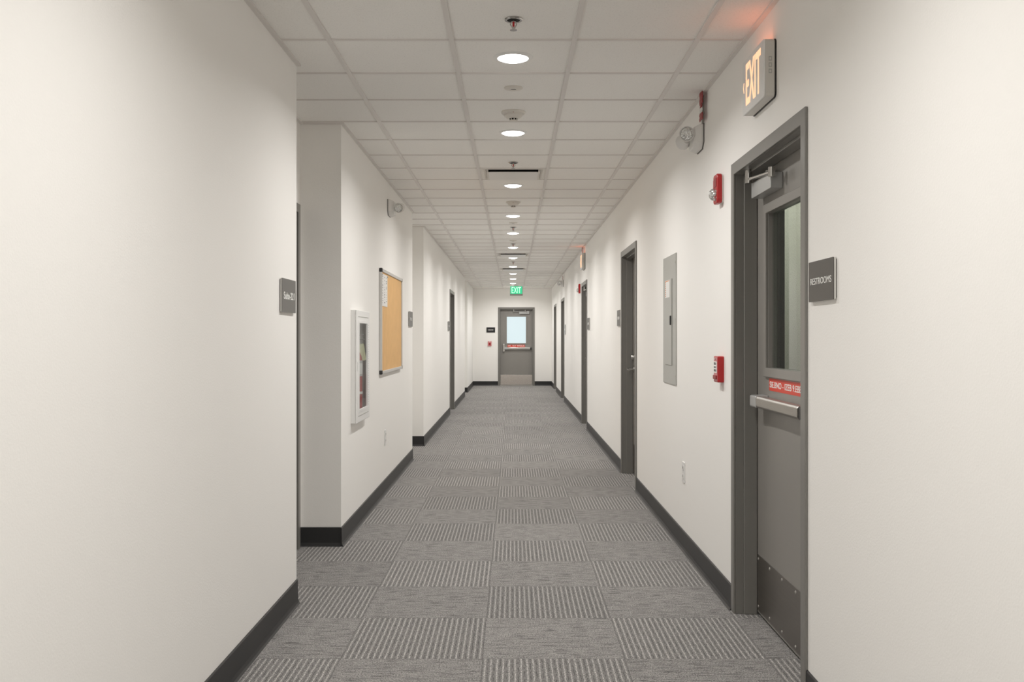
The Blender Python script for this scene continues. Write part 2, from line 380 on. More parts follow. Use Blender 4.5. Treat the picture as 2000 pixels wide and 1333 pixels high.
# baseboards with a small toe
BH = 0.118
def base_run(name, p0, p1, nrm, label):
    """from p0 to p1 on the floor, nrm points into the corridor"""
    prof = [(0,0),(0.019,0),(0.013,0.008),(0.008,0.022),(0.007,BH-0.004),(0.004,BH),(0,BH)]
    p0, p1, n = Vector((*p0,0)), Vector((*p1,0)), Vector((*nrm,0))
    bm = MB(); A = [bm.bm.verts.new(p0+n*a+Vector((0,0,h))) for a, h in prof]; B = [bm.bm.verts.new(p1+n*a+Vector((0,0,h))) for a, h in prof]
    bm.bm.faces.new(A); bm.bm.faces.new(B[::-1])
    for i in range(len(prof)):
        j = (i+1) % len(prof); bm.bm.faces.new((A[i], B[i], B[j], A[j]))
    return struct(bm.done(name, 'base'), label, 'baseboard')
ys = [YB] + [v for c, w in DOORS_R for v in (c-w/2, c+w/2)] + [YF]
for i in range(0, len(ys), 2):
    base_run('baseboard_right', (XR, ys[i]), (XR, ys[i+1]), (-1,0), 'black rubber baseboard ' + ['before the nearest door', 'between the nearest door and the second', 'between the second door and the third', 'between the third door and the fourth', 'between the fourth door and the fifth', 'between the fifth door and the end wall'][i//2])
base_run('baseboard_left', (XL['a'], YB), (XL['a'], 4.75), (1,0), 'black rubber baseboard under the suite sign wall')
base_run('baseboard_left', (XL['a'], 4.75), (ALC, 4.75), (0,1), 'black rubber baseboard on the hidden side of the first alcove')
base_run('baseboard_left', (ALC, 6.05), (XL['b'], 6.05), (0,-1), 'black rubber baseboard on the near end of the cork board wall')
base_run('baseboard_left', (XL['b'], 6.05-0.019), (XL['b'], 10.33), (1,0), 'black rubber baseboard under the cork board')
base_run('baseboard_left', (ALC, 11.65), (XL['c'], 11.65), (0,-1), 'black rubber baseboard on the end of the wall past the second alcove')
base_run('baseboard_left', (ALC-0.02, 10.33), (ALC-0.02, 11.65), (1,0), 'black rubber baseboard at the back of the second alcove')
base_run('baseboard_left', (XL['c'], 11.65-0.019), (XL['c'], DOOR_L[0]-DOOR_L[1]/2), (1,0), 'black rubber baseboard before the far door of the alcove side')
base_run('baseboard_left', (XL['c'], DOOR_L[0]+DOOR_L[1]/2), (XL['c'], 21.57), (1,0), 'black rubber baseboard past the far door of the alcove side')
base_run('baseboard_left', (ALC-0.02, 23.0), (XL['d'], 23.0), (0,-1), 'black rubber baseboard on the end of the last wall section')
base_run('baseboard_left', (XL['d'], 23.0-0.019), (XL['d'], YF), (1,0), 'black rubber baseboard of the last wall section')
base_run('baseboard_far', (XL['d'], YF), (DOOR_F[0]-DOOR_F[1]/2, YF), (0,-1), 'black rubber baseboard under the small black sign')
base_run('baseboard_far', (DOOR_F[0]+DOOR_F[1]/2, YF), (XR, YF), (0,-1), 'black rubber baseboard between the exit door and the corner')

# ceiling edge angles
TW = 0.022
def edge(n, x0, x1, y0, y1, label): return struct(MB().box(x0, x1, y0, y1, CEIL-0.002, CEIL+0.010).done('trim_%d' % n, 'grid'), label, 'trim')
edge(1, XR-TW, XR, YB, YF, 'metal ceiling edge along the wall with five doors')
edge(2, XL['a'], XL['a']+TW, YB, 4.75, 'metal ceiling edge above the suite sign')
edge(3, ALC, ALC+TW, 4.75, 6.05, 'metal ceiling edge at the back of the first alcove')
edge(4, ALC+TW, XL['b']+TW, 6.05-TW, 6.05, 'metal ceiling edge on the end of the cork board wall')
edge(5, XL['b'], XL['b']+TW, 6.05, 10.33, 'metal ceiling edge above the cork board')
edge(6, ALC, XL['c']+TW, 11.65-TW, 11.65, 'metal ceiling edge on the end past the second alcove')
edge(7, XL['c'], XL['c']+TW, 11.65, 21.57, 'metal ceiling edge past the second alcove')
edge(8, XL['d'], XL['d']+TW, 23.0, YF, 'metal ceiling edge of the last wall section')
edge(9, XL['d'], XR, YF-TW, YF, 'metal ceiling edge over the exit door')

# ---------------------------------------------------------------- doors
def make_door(n, rz, loc, W, label, window=None, kick=True, closer=None, lever=None, bar=None, sticker=None, dead=False, kickm='kick', day=False):
    """local x is the viewer's right; origin on the floor at the wall face"""
    H = DTOP; F = 0.055; S = 0.012
    t = thing('door_%d' % n, label, 'door', loc, rz, kind='structure')
    a, c = -W/2, W/2
    f = MB()
    f.slab(a, c, 0, H, -0.011, 0.0, [(a+F, c-F, -1, H-F)])                         # face
    f.slab(a+0.021, c-0.021, 0, H-0.021, 0.0, 0.165, [(a+F, c-F, -1, H-F)])       # throat
    f.slab(a+F-0.001, c-F+0.001, 0, H-F+0.001, 0.037, 0.098, [(a+F+S, c-F-S, -1, H-F-S)])   # stop
    f.done('door_frame', 'frame', t, bevel=0.0025)
    l0, l1, lt, lb = a+F+0.004, c-F-0.004, H-F-0.004, 0.014
    LY = 0.100
    holes = [window] if window else []
    leaf = MB().slab(l0, l1, lb, lt, LY, LY+0.044, holes).done('door_leaf', 'leaf', t, bevel=0.002)
    if day: MB().box(a+F, c-F, 0.0, 0.165, 0.0, 0.012).done('threshold', 'steel', t)
    if window:
        wx0, wx1, wz0, wz1 = window; q = 0.046
        tr = MB(); tr.slab(wx0-q*0.75, wx1+q*0.75, wz0-q*0.75, wz1+q*0.75, LY-0.012, LY+0.001, [(wx0+0.006, wx1-0.006, wz0+0.006, wz1-0.006)])
        tr.slab(wx0, wx1, wz0, wz1, LY, LY+0.043, [(wx0+0.006, wx1-0.006, wz0+0.006, wz1-0.006)])
        tr.done('window_trim', 'leaf', leaf, bevel=0.003)
        MB().box(wx0+0.003, wx1-0.003, LY+0.020, LY+0.026, wz0+0.003, wz1-0.003).done('window_pane', 'pane_day' if day else 'wire_glass', leaf)
    if kick:
        MB().box(l0+0.010, l1-0.010, LY-0.002, LY, 0.026, 0.285).done('kick_plate', kickm, leaf, bevel=0.0008)
        if kick == 'screws':
            ns = 6
            for zz in (0.045, 0.267):
                for i in range(ns):
                    x = l0+0.028+(l1-l0-0.056)*i/(ns-1)
                    MB().lathe([(0,-0.004),(0.005,-0.0032),(0.008,-0.0005),(0.008,0.001)], 10, (x, LY-0.002, zz), (0,1,0)).done('screw', 'steel', leaf, smooth=True)
    if sticker:
        x0, x1, z0, z1, s = sticker
        st = MB().box(x0, x1, LY-0.0008, LY, z0, z1).done('sticker', 'red_sticker', leaf); st['label'] = 'red sticker with pale lettering'
        text('sticker_lettering', s, (x1-x0)*0.95, (z1-z0)*0.50, 'letter', leaf, ((x0+x1)/2, LY-0.0008, (z0+z1)/2), off=0.012)
    if bar:
        x0, x1, z0, z1 = bar
        pb = MB().box(x0+0.03, x1-0.03, LY-0.020, LY, z0+0.004, z1-0.004).done('panic_bar', 'steel', t, bevel=0.003)
        MB().prism([(LY-0.018, z0+0.002), (LY-0.050, z0), (LY-0.059, z0+0.010), (LY-0.059, z1-0.008), (LY-0.052, z1), (LY-0.018, z1)], x0+0.10, x1-0.05, 'x').done('push_pad', 'steel' if day else 'pad', pb, bevel=0.002)
        MB().prism([(LY, z0), (LY-0.058, z0+0.001), (LY-0.061, z0+0.006), (LY-0.061, z1-0.002), (LY-0.056, z1+0.002), (LY, z1+0.004)], x0, x0+0.10, 'x').done('bar_bracket', 'alu', pb, bevel=0.003)
        MB().box(x1-0.05, x1-0.016, LY-0.054, LY, z0+0.002, z1-0.002).done('end_cap', 'dark', pb, bevel=0.004)
        if day:
            MB().box(x0-0.035, x0+0.025, LY-0.045, LY, z0-0.06, z1+0.10).done('latch_case', 'chrome', pb, bevel=0.01)
    if closer:
        x0, x1, z0, z1, k1, k2 = closer       # k1,k2: x of the two knuckles
        cl = MB().box(x0, x1, LY-0.054, LY, z0, z1).done('closer', 'alu', t, bevel=0.003); cl['label'] = 'silver door closer'
        am = MB()
        za = H-F-0.045; ym = LY-0.040
        A = Vector((k1, 0.028, za)); B = Vector((k2, ym-0.015, za-0.02)); D = Vector((x0+(x1-x0)*0.62, LY-0.027, z1+0.004))
        am.cyl(A, B, 0.008, seg=12)
        am.cyl(B+Vector((0,0,-0.012)), D+Vector((0,0,0.014)), 0.008, seg=12)
        am.cyl(A+Vector((0,0,-0.018)), A+Vector((0,0,0.045)), 0.016); am.cyl(B+Vector((0,0,-0.022)), B+Vector((0,0,0.018)), 0.015); am.cyl(D+Vector((0,0,-0.004)), D+Vector((0,0,0.02)), 0.015)
        am.done('closer_arm', 'chrome', cl, smooth=True)
    if lever:
        x, z, s = lever
        lv = MB()
        lv.cyl((x, LY, z), (x, LY-0.012, z), 0.033, seg=28); lv.cyl((x, LY-0.012, z), (x, LY-0.055, z), 0.012)
        lv.tube([(x, LY-0.055, z), (x+s*0.05, LY-0.062, z), (x+s*0.125, LY-0.058, z-0.004)], 0.0105, 12)
        lv.ball((x, LY-0.055, z), 0.0125)
        h = lv.done('lever_handle', 'chrome', t, smooth=True); h['label'] = 'chrome lever handle'
        if dead:
            MB().lathe([(0,-0.03),(0.020,-0.03),(0.024,-0.024),(0.029,-0.004),(0.029,0)], 24, (x, LY, z+0.115), (0,1,0)).done('deadbolt', 'chrome', t, smooth=True)
    return t

# nearest door: local x runs against +Y, so local x = centre - Y
c, w = DOORS_R[0]
make_door(1, RW, (XR, c, 0), w, 'nearest grey metal door with tall wired glass, red sticker and push bar',
          window=(c-4.375, c-3.80, EYE-0.142, EYE+0.566), kick='screws',
          closer=(c-4.455, c-4.127, EYE+0.638, EYE+0.708, c-4.43, c-4.10),
          bar=(c-4.455, c-3.675, EYE-0.316, EYE-0.264), sticker=(c-4.345, c-3.85, EYE-0.236, EYE-0.181, 'SIE.BNO - IZEB 9.EBE'))
c, w = DOORS_R[1]
make_door(2, RW, (XR, c, 0), w, 'second grey metal door, with chrome lever, past the grey electrical panel', lever=(-w/2+0.135, EYE-0.30, 1), dead=True, kick=True)
c, w = DOORS_R[2]
make_door(3, RW, (XR, c, 0), w, 'third grey metal door, beyond the second, with a closer at the top', lever=(-w/2+0.13, EYE-0.30, 1), closer=(-w/2+0.14, -w/2+0.45, EYE+0.62, EYE+0.69, -w/2+0.16, -w/2+0.44), kick=False)
c, w = DOORS_R[3]
make_door(4, RW, (XR, c, 0), w, 'fourth grey metal door, next to the last on its wall', lever=(-w/2+0.13, EYE-0.30, 1), kick=False)
c, w = DOORS_R[4]
make_door(5, RW, (XR, c, 0), w, 'fifth grey metal door, closest to the end wall', lever=(-w/2+0.13, EYE-0.30, 1), kick=False)
c, w = DOOR_ALC
make_door(6, LW, (ALC, c, 0), w, 'grey door inside the first alcove, only its frame edge showing', lever=(-w/2+0.13, EYE-0.30, 1), kick=False)
c, w = DOOR_L
make_door(7, LW, (XL['c'], c, 0), w, 'grey door far down the wall of alcoves', lever=(w/2-0.13, EYE-0.30, -1), kick=False)
c, w = DOOR_F
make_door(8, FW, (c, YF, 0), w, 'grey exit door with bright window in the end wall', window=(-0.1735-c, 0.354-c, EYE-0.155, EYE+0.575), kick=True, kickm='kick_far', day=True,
          closer=(0.17-c, 0.44-c, EYE+0.645, EYE+0.725, 0.02-c, 0.36-c), bar=(-0.245-c, 0.515-c, EYE-0.325, EYE-0.265),
          sticker=(-0.15-c, 0.325-c, EYE-0.258, EYE-0.188, 'WS - XUV  WTSKUR'))

# ---------------------------------------------------------------- wall signs
def room_sign(rz, loc, w, h, label, face='sign', words=None, tw=0.8, th=0.16, off=0.02, marks=False, group='room signs beside doors', loose=0.0):
    t = thing('room_sign', label, 'sign', loc, rz, group)
    MB().prism(rrect(w-0.012, h-0.012, 0.003), -0.004, 0, 'y').done('spacer', 'sign_grey', t)
    MB().prism(rrect(w, h, 0.004), -0.010, -0.004, 'y').done('backing', 'sign_edge', t)
    MB().prism(rrect(w, h, 0.004), -0.0125, -0.010, 'y').done('sign_face', face, t)
    if words: text('lettering', words, w*tw, h*th, 'letter', t, (loose, -0.0125, h*0.0), off=off)
    if marks:
        b = MB(); x = -w*0.33
        r = random.Random(int(loc[1]*100))
        while x < w*0.30:
            ww = r.uniform(0.010, 0.020)
            b.box(x, x+ww, -0.0135, -0.0125, -h*0.08, h*0.08); b.box(x, x+0.004, -0.0135, -0.0125, -h*0.10, h*0.10); x += ww+r.uniform(0.004, 0.011)
        b.done('lettering', 'letter', t)
    return t
ZS = EYE+0.193
room_sign(RW, (XR, 3.267, ZS), 0.262, 0.138, 'charcoal sign with white capitals beside the nearest door', words='RESTROOMS', tw=0.84, th=0.16, off=0.0)
room_sign(LW, (XL['a'], 4.54, ZS+0.002), 0.275, 0.155, 'grey suite sign with a number beside the first alcove', face='sign_grey', words='Suite-221', tw=0.76, th=0.22, off=0.014)
room_sign(RW, (XR, 9.53, ZS), 0.265, 0.155, 'grey sign just past the second door', face='sign_grey', marks=True)
room_sign(RW, (XR, 13.36, ZS), 0.33, 0.16, 'grey sign just before the third door', face='sign_grey', marks=True)
room_sign(RW, (XR, 19.42, ZS-0.03), 0.36, 0.20, 'pale grey sign just before the fourth door', face='alu', marks=True)
room_sign(LW, (XL['b'], 10.08, ZS), 0.33, 0.155, 'grey sign on the wall edge past the cork board', face='sign_grey', marks=True)
room_sign(LW, (XL['c'], 16.10, ZS), 0.36, 0.155, 'grey sign beside the far door on the alcove wall', face='sign_grey', marks=True)
room_sign(FW, (-0.603, YF, EYE+0.21), 0.235, 0.14, 'small black sign beside the exit door', face='sign_black', marks=True)

# ---------------------------------------------------------------- exit signs
def exit_wall(loc, label):
    w, h, d = 0.36, 0.232, 0.050
    t = thing('exit_sign', label, 'exit sign', loc, RW, 'lit exit signs')
    MB().prism(rrect(w+0.004, h+0.004, 0.02), -0.006, 0, 'y').done('mounting_plate', 'dark', t)
    hb = MB().prism(rrect(w, h, 0.016), -d+0.006, -0.006, 'y').done('housing', 'beige', t, bevel=0.002)
    MB().prism(rrect(w, h, 0.014), -d, -d+0.006, 'y').done('face_plate', 'white2', t, bevel=0.002)
    text('lit_lettering', 'EXIT', w*0.68, h*0.76, 'exit_glow', t, (0.008, -d, 0.004), off=0.012, depth=0.0015)
    MB().prism([(-w*0.455, 0), (-w*0.425, 0.022), (-w*0.41, 0.022), (-w*0.43, 0), (-w*0.41, -0.022), (-w*0.425, -0.022)], -d-0.0012, -d, 'y').done('lit_arrow', 'exit_glow', t)
    MB().box(-w*0.36, w*0.36, -d+0.008, -d+0.022, h/2-0.001, h/2+0.0015).done('lit_slot', 'exit_top', t)
    ob = MB()
    for i, zz in enumerate((0.035, 0.010, -0.015)):
        ob.slab(-d*0.62, -d*0.36, zz-0.009, zz+0.009, w/2-0.0002, w/2+0.0006, [(-d*0.56, -d*0.42, zz-0.005, zz+0.005)])
    ob.xform(Matrix(((0,1,0,0),(1,0,0,0),(0,0,1,0),(0,0,0,1)))).done('side_mark', 'panel', t)
    return t
E1 = exit_wall((XR, 4.04, EYE+1.077), 'orange lit exit sign above the nearest door')
dup(E1, (XR, 14.23, EYE+1.115), RW, 'orange lit exit sign far down, above the third door', 'lit exit signs')
t = thing('exit_sign', 'green lit exit sign hanging over the exit door', 'exit sign', (0.085, YF-1.35, CEIL), 0, 'lit exit signs')
MB().box(-0.165, 0.165, -0.03, 0.03, -0.250, -0.006).done('housing', 'beige', t, bevel=0.004)
MB().box(-0.06, 0.06, -0.03, 0.03, -0.008, 0.003).done('canopy', 'beige', t)
MB().box(-0.152, 0.152, -0.033, -0.029, -0.205, -0.012).done('lit_panel', 'exit_green', t)
text('lit_lettering', 'EXIT', 0.24, 0.155, 'exit_white', t, (0, -0.033, -0.109), off=0.0, depth=0.002)
MB().box(-0.164, 0.164, -0.032, -0.029, -0.249, -0.207).done('lower_strip', 'panel', t)

# ---------------------------------------------------------------- emergency lights
def emergency(loc, rz, label):
    t = thing('emergency_light', label, 'emergency light', loc, rz, 'twin head emergency lights')
    w, h = 0.225, 0.136
    pts = [(-w/2, h/2), (-w/2, -h/2+0.035), (-w/2+0.04, -h/2), (w/2-0.04, -h/2), (w/2, -h/2+0.035), (w/2, h/2)]
    MB().prism(pts, -0.005, 0, 'y').done('back_plate', 'sign_grey', t)
    hb = MB(); rings = [[hb.bm.verts.new((x*k, y, z*k2)) for x, z in pts] for k, k2, y in ((0.985, 0.985, -0.004), (0.96, 0.97, -0.020), (0.66, 0.80, -0.054))]
    for p, q in zip(rings, rings[1:]):
        for i in range(6): hb.bm.faces.new((p[i], p[(i+1)%6], q[(i+1)%6], q[i]))
    hb.bm.faces.new(rings[0]); hb.bm.faces.new(rings[-1][::-1])
    hb.done('housing', 'white', t, bevel=0.005, seg=3)
    for s in (-1, 1):
        ax = Vector((s*0.93, -0.35, -0.10)).normalized(); c0 = Vector((s*0.052, -0.082, 0.020 if s > 0 else 0.0))
        hd = MB().lathe([(0,-0.030),(0.022,-0.030),(0.030,-0.012),(0.041,0.012),(0.043,0.022),(0.039,0.022),(0.037,0.016)], 28, c0, ax).done('lamp_head', 'white', t, smooth=True)
        MB().lathe([(0.0,0.028),(0.018,0.026),(0.032,0.021),(0.038,0.015),(0.0,0.012)], 28, c0, ax).done('lamp_lens', 'facet', hd, smooth=True)
        MB().tube([(s*0.030, -0.050, 0.01), (s*0.034, -0.064, 0.012), tuple(c0 - ax*0.022)], 0.011).done('lamp_arm', 'white', t, smooth=True)
    return t
EM1 = emergency((XR, 5.425, EYE+1.108), RW, 'white twin lamp emergency light strung with red tape above the fire alarm')
dup(EM1, (XL['b'], 8.385, EYE+1.115), LW, 'white twin lamp emergency light high above the cork board')
dup(EM1, (XR, 20.15, EYE+1.125), RW, 'tiny white emergency light far off above the fourth door')

def tape(loc, rz, pieces, label, name='barrier_tape'):
    """a crumpled strip hanging down from the ceiling edge; pieces: (z0, z1, w, material, part name)"""
    t = thing(name, label, 'tape', loc, rz, 'red tape strips hanging from the ceiling edge')
    for z0, z1, w, m, nm in pieces:
        b = MB(); n = 6; rows = []
        for i in range(n+1):
            z = z0+(z1-z0)*i/n; dx = 0.0015*math.sin(i*2.1+z0*40); dy = 0.0015*math.cos(i*1.7)
            rows.append([b.bm.verts.new((sx*w/2+dx, -0.012+sy+dy, z)) for sx, sy in ((-1,0.0),(0,-0.004),(1,0.0),(1,0.003),(0,0.0),(-1,0.003))])
        for a, c2 in zip(rows, rows[1:]):
            for i in range(6): b.bm.faces.new((a[i], a[(i+1)%6], c2[(i+1)%6], c2[i]))
        b.bm.faces.new(rows[0]); b.bm.faces.new(rows[-1][::-1])
        b.done(nm, m, t, smooth=False)
    return t
tape((XR-0.016, 5.27, CEIL), RW, [(-0.062, 0.0, 0.085, 'red_tape', 'red_strip'), (-0.088, -0.060, 0.05, 'red_tape', 'red_strip'), (-0.115, -0.086, 0.07, 'clear_tape', 'pale_strip'), (-0.150, -0.113, 0.09, 'red_tape', 'red_strip')], 'red and pale tape strip hanging to the emergency light')
tape((XR-0.016, 14.30, CEIL), RW, [(-0.060, 0.0, 0.10, 'red_tape', 'red_strip'), (-0.105, -0.058, 0.08, 'red_tape', 'red_strip')], 'red tape strip hanging over the farther orange exit sign')
tape((XR-0.016, 19.95, CEIL), RW, [(-0.065, 0.0, 0.12, 'clear_tape', 'pale_strip'), (-0.140, -0.063, 0.12, 'red_tape', 'red_strip')], 'red and pale tape strip over the far emergency light')
t = thing('conduit', 'thin grey conduit between ceiling and the tape-strung emergency light', 'conduit', (XR, 5.325, EYE+1.176), RW)
MB().box(-0.008, 0.008, -0.012, 0, 0, CEIL-EYE-1.177).done('channel', 'panel', t, bevel=0.002)
MB().box(-0.011, 0.011, -0.014, 0, 0.05, 0.065).done('clip', 'panel', t)

# ---------------------------------------------------------------- fire alarm devices
def strobe(loc, label):
    t = thing('fire_alarm_strobe', label, 'fire alarm', loc, RW, 'red fire alarm strobes')
    w, h = 0.098, 0.148
    MB().prism(rrect(w*0.9, h*0.96, 0.012), -0.008, 0.0, 'y').done('mounting_plate', 'white', t)
    hb = MB().prism(rrect(w, h, 0.020), -0.034, -0.008, 'y').done('housing', 'red', t, bevel=0.006, seg=3)
    MB().prism(rrect(w*0.62, h*0.30, 0.006, cz=0.032), -0.0365, -0.033, 'y').done('sounder_grille', 'red_tape', t, bevel=0.001)
    MB().prism(rrect(0.010, h*0.66, 0.003, cx=-w*0.40), -0.0355, -0.033, 'y').done('marking_strip', 'pale_red', t)
    MB().lathe([(0.030,0),(0.030,0.012),(0.026,0.022),(0.016,0.030),(0,0.033)], 8, (0.004, -0.034, -0.028), (0,-1,0)).done('strobe_lens', 'facet', t)
    return t
S1 = strobe((XR, 4.868, EYE+0.745), 'red fire alarm strobe with clear lens beside the nearest door')
dup(S1, (XR, 15.03, EYE+0.760), RW, 'small red fire alarm strobe beside the third door')

def pull(loc, rz, label, pale=False):
    t = thing('pull_station', label, 'fire alarm pull station', loc, rz)
    w, h = 0.095, 0.130
    MB().prism(rrect(w, h, 0.006), -0.032, 0, 'y').done('housing', 'pale_red' if pale else 'red', t, bevel=0.004)
    if pale:
        MB().prism(rrect(0.055, 0.062, 0.02, cz=-0.008), -0.037, -0.031, 'y').done('cover', 'red_tape', t, bevel=0.003)
        MB().box(-0.022, 0.022, -0.039, -0.031, 0.046, 0.056).done('label_strip', 'letter', t)
        return t
    MB().box(-w*0.43, w*0.43, -0.0335, -0.0315, -h*0.46, h*0.46).done('front_plate', 'pale_red', t, bevel=0.001)
    MB().box(-w*0.36, w*0.36, -0.0350, -0.0330, -h*0.14, h*0.30).done('label_plate', 'letter', t)
    b = MB()
    for zz, q in ((0.028, 0.012), (0.010, 0.009), (-0.006, 0.012)):
        for xx, ww in ((-0.022, 0.012), (-0.004, 0.014), (0.016, 0.010)): b.box(xx-ww/2, xx+ww/2, -0.0358, -0.0348, zz-q/2, zz+q/2)
    b.done('printing', 'ink', t)
    MB().prism(rrect(0.07, 0.020, 0.004, cz=-0.040), -0.040, -0.032, 'y').done('pull_handle', 'red_tape', t, bevel=0.002)
    MB().lathe([(0.006,0),(0.006,0.004),(0,0.005)], 12, (0.0, -0.0335, 0.050), (0,-1,0)).done('lock', 'chrome', t, smooth=True)
    return t
pull((XR, 4.863, EYE-0.158), RW, 'red fire alarm pull box at waist height beside the nearest door')
pull((-0.632, YF, EYE-0.163), FW, 'small pinkish red pull box on the end wall under the black sign', True)

# ---------------------------------------------------------------- electrical panel
t = thing('electrical_panel', 'tall grey electrical panel cover between the two nearest doors', 'electrical panel', (XR, (6.206+6.725)/2, EYE-0.306), RW)
w, h = 0.519, 0.851
MB().box(-w/2, w/2, -0.007, 0, 0, h).done('cover', 'panel', t, bevel=0.002)
cy = (6.206+6.725)/2
d0, d1 = cy-6.613, cy-6.347
dr = MB().box(d0, d1, -0.012, -0.007, 0.125, 0.694).done('panel_door', 'panel', t, bevel=0.0015)
MB().box(cy-6.60, cy-6.42, -0.0128, -0.012, 0.575, 0.690).done('label_card', 'paper', dr)
b = MB()
for i in range(8): b.box(cy-6.59, cy-6.565, -0.0134, -0.0127, 0.583+i*0.013, 0.589+i*0.013)
b.box(cy-6.59, cy-6.43, -0.0134, -0.0127, 0.682, 0.687); b.done('card_printing', 'orange_ink', dr)
MB().prism(rrect(0.030, 0.062, 0.008, cx=d1-0.022, cz=0.420), -0.020, -0.012, 'y').done('latch', 'dark', dr, bevel=0.003)
MB().box(d1-0.03, d1-0.018, -0.016, -0.012, 0.402, 0.412).done('latch_pin', 'alu', dr)
for x in (-w/2+0.02, w/2-0.02):
    for z in (0.06, h*0.5, h-0.06): MB().lathe([(0.006,0),(0.006,0.002),(0,0.003)], 10, (x, -0.007, z), (0,-1,0)).done('screw', 'steel', t, smooth=True)

# ---------------------------------------------------------------- outlets
def outlet(loc, rz, label):
    t = thing('outlet', label, 'outlet', loc, rz, 'white outlets on the walls')
    MB().prism(rrect(0.082, 0.128, 0.006), -0.006, 0, 'y').done('cover_plate', 'white2', t, bevel=0.0025)
    for z in (-0.026, 0.026):
        f = MB().prism(rrect(0.038, 0.036, 0.010, cz=z), -0.0085, -0.006, 'y').done('socket', 'white', t, bevel=0.001)
        b = MB(); b.box(-0.009, -0.006, -0.0088, -0.0083, z-0.003, z+0.009); b.box(0.006, 0.009, -0.0088, -0.0083, z-0.003, z+0.009); b.done('slots', 'hole', f)
    return t
O1 = outlet((XR, 5.946, EYE-0.825), RW, 'white outlet plate low on the wall below the electrical panel')
dup(O1, (XL['b'], 8.12, EYE-0.835), LW, 'white outlet plate low on the wall below the cork board')

# ---------------------------------------------------------------- cork board
yb0, yb1 = 7.76, 9.20; bc = (yb0+yb1)/2; bw = yb1-yb0; bh = 0.852
t = thing('bulletin_board', 'cork bulletin board in a silver frame on the alcove side wall', 'bulletin board', (XL['b'], bc, EYE-0.294), LW)
MB().box(-bw/2+0.012, bw/2-0.012, -0.014, -0.002, 0.012, bh-0.012).done('cork_panel', 'cork', t)
MB().slab(-bw/2, bw/2, 0, bh, -0.024, 0, [(-bw/2+0.024, bw/2-0.024, 0.026, bh-0.026)]).done('board_frame', 'board_alu', t, bevel=0.004)
for sx in (-1, 1):
    for z in (0.0, bh-0.032):
        o = MB().box(min(sx*(bw/2+0.002), sx*(bw/2-0.036)), max(sx*(bw/2+0.002), sx*(bw/2-0.036)), -0.027, 0.0, z-0.002, z+0.034).done('corner_cap', 'dark' if sx < 0 else 'panel', t, bevel=0.008, seg=3)
        if sx < 0: o['label'] = 'black corner cap'
pt = thing('paper_notice', 'white sheet of printed lines pinned to the cork board', 'paper', (XL['b']+0.0155, 7.945, EYE+0.257), LW)
MB().box(-0.16, 0.21, -0.001, 0, 0.0, 0.262).done('sheet', 'paper', pt)
b = MB(); r = random.Random(3)
for cx in (-0.09, 0.03, 0.14):
    z = 0.235
    while z > 0.02:
        ww = r.uniform(0.02, 0.06); b.box(cx-ww/2, cx+ww/2, -0.0014, -0.0009, z, z+r.choice((0.002, 0.003, 0.006))); z -= r.uniform(0.014, 0.030)
b.done('printing', 'ink', pt)
for x in (-0.14, 0.19): MB().lathe([(0.006,0),(0.006,0.006),(0.004,0.009),(0,0.010)], 12, (x, -0.001, 0.25), (0,-1,0)).done('pin', 'alu', pt, smooth=True)

# ---------------------------------------------------------------- extinguisher cabinet
y0, y1 = 6.405, 6.975; cc = (y0+y1)/2; cw = y1-y0; z0, ch = EYE-0.569, 0.754
t = thing('extinguisher_cabinet', 'white fire extinguisher cabinet with a narrow window set in the wall', 'cabinet', (XL['b'], cc, z0), LW)
g0, g1, gz0, gz1 = 6.505-cc, 6.865-cc, (EYE-0.482)-z0, (EYE+0.098)-z0
h0, h1, hz0, hz1 = CAB[0]-cc, CAB[1]-cc, CAB[2]-z0, CAB[3]-z0
tub = MB()
e = 0.004
tub.box(h0+0.001, h0+e, 0.0, 0.185, hz0, hz1); tub.box(h1-e, h1-0.001, 0.0, 0.185, hz0, hz1); tub.box(h0+0.001, h1-0.001, 0.18, 0.185, hz0, hz1)
tub.box(h0+0.001, h1-0.001, 0.0, 0.185, hz0+0.001, hz0+e); tub.box(h0+0.001, h1-0.001, 0.0, 0.185, hz1-e, hz1-0.001)
tub.done('cabinet_box', 'white2', t)
MB().slab(-cw/2, cw/2, 0, ch, -0.030, 0, [(h0, h1, hz0, hz1)]).done('surround', 'white2', t, bevel=0.003)
dr = MB().slab(-cw/2+0.0, cw/2-0.0, 0.0, ch, -0.041, -0.031, [(g0, g1, gz0, gz1)]).done('cabinet_door', 'white2', t, bevel=0.004)
MB().box(g0-0.004, g1+0.004, -0.036, -0.033, gz0-0.004, gz1+0.004).done('window_pane', 'clear_glass', dr)
MB().slab(g0-0.020, g1+0.020, gz0-0.020, gz1+0.020, -0.0435, -0.0405, [(g0, g1, gz0, gz1)]).done('pane_bead', 'white2', dr, bevel=0.001)
for z in (0.040, ch-0.048): MB().box(-cw/2+0.06, cw/2-0.06, -0.0418, -0.0405, z, z+0.006).done('groove', 'panel', dr)
b = MB()
for i in range(34): b.box(g1+0.040, g1+0.047, -0.0420, -0.0405, gz0+0.01+i*(gz1-gz0-0.02)/33-0.003, gz0+0.01+i*(gz1-gz0-0.02)/33+0.003)
b.done('perforation', 'panel', dr)
MB().box(-cw/2+0.020, -cw/2+0.032, -0.046, -0.0405, ch*0.5-0.03, ch*0.5+0.03).done('pull_tab', 'white2', dr, bevel=0.002)

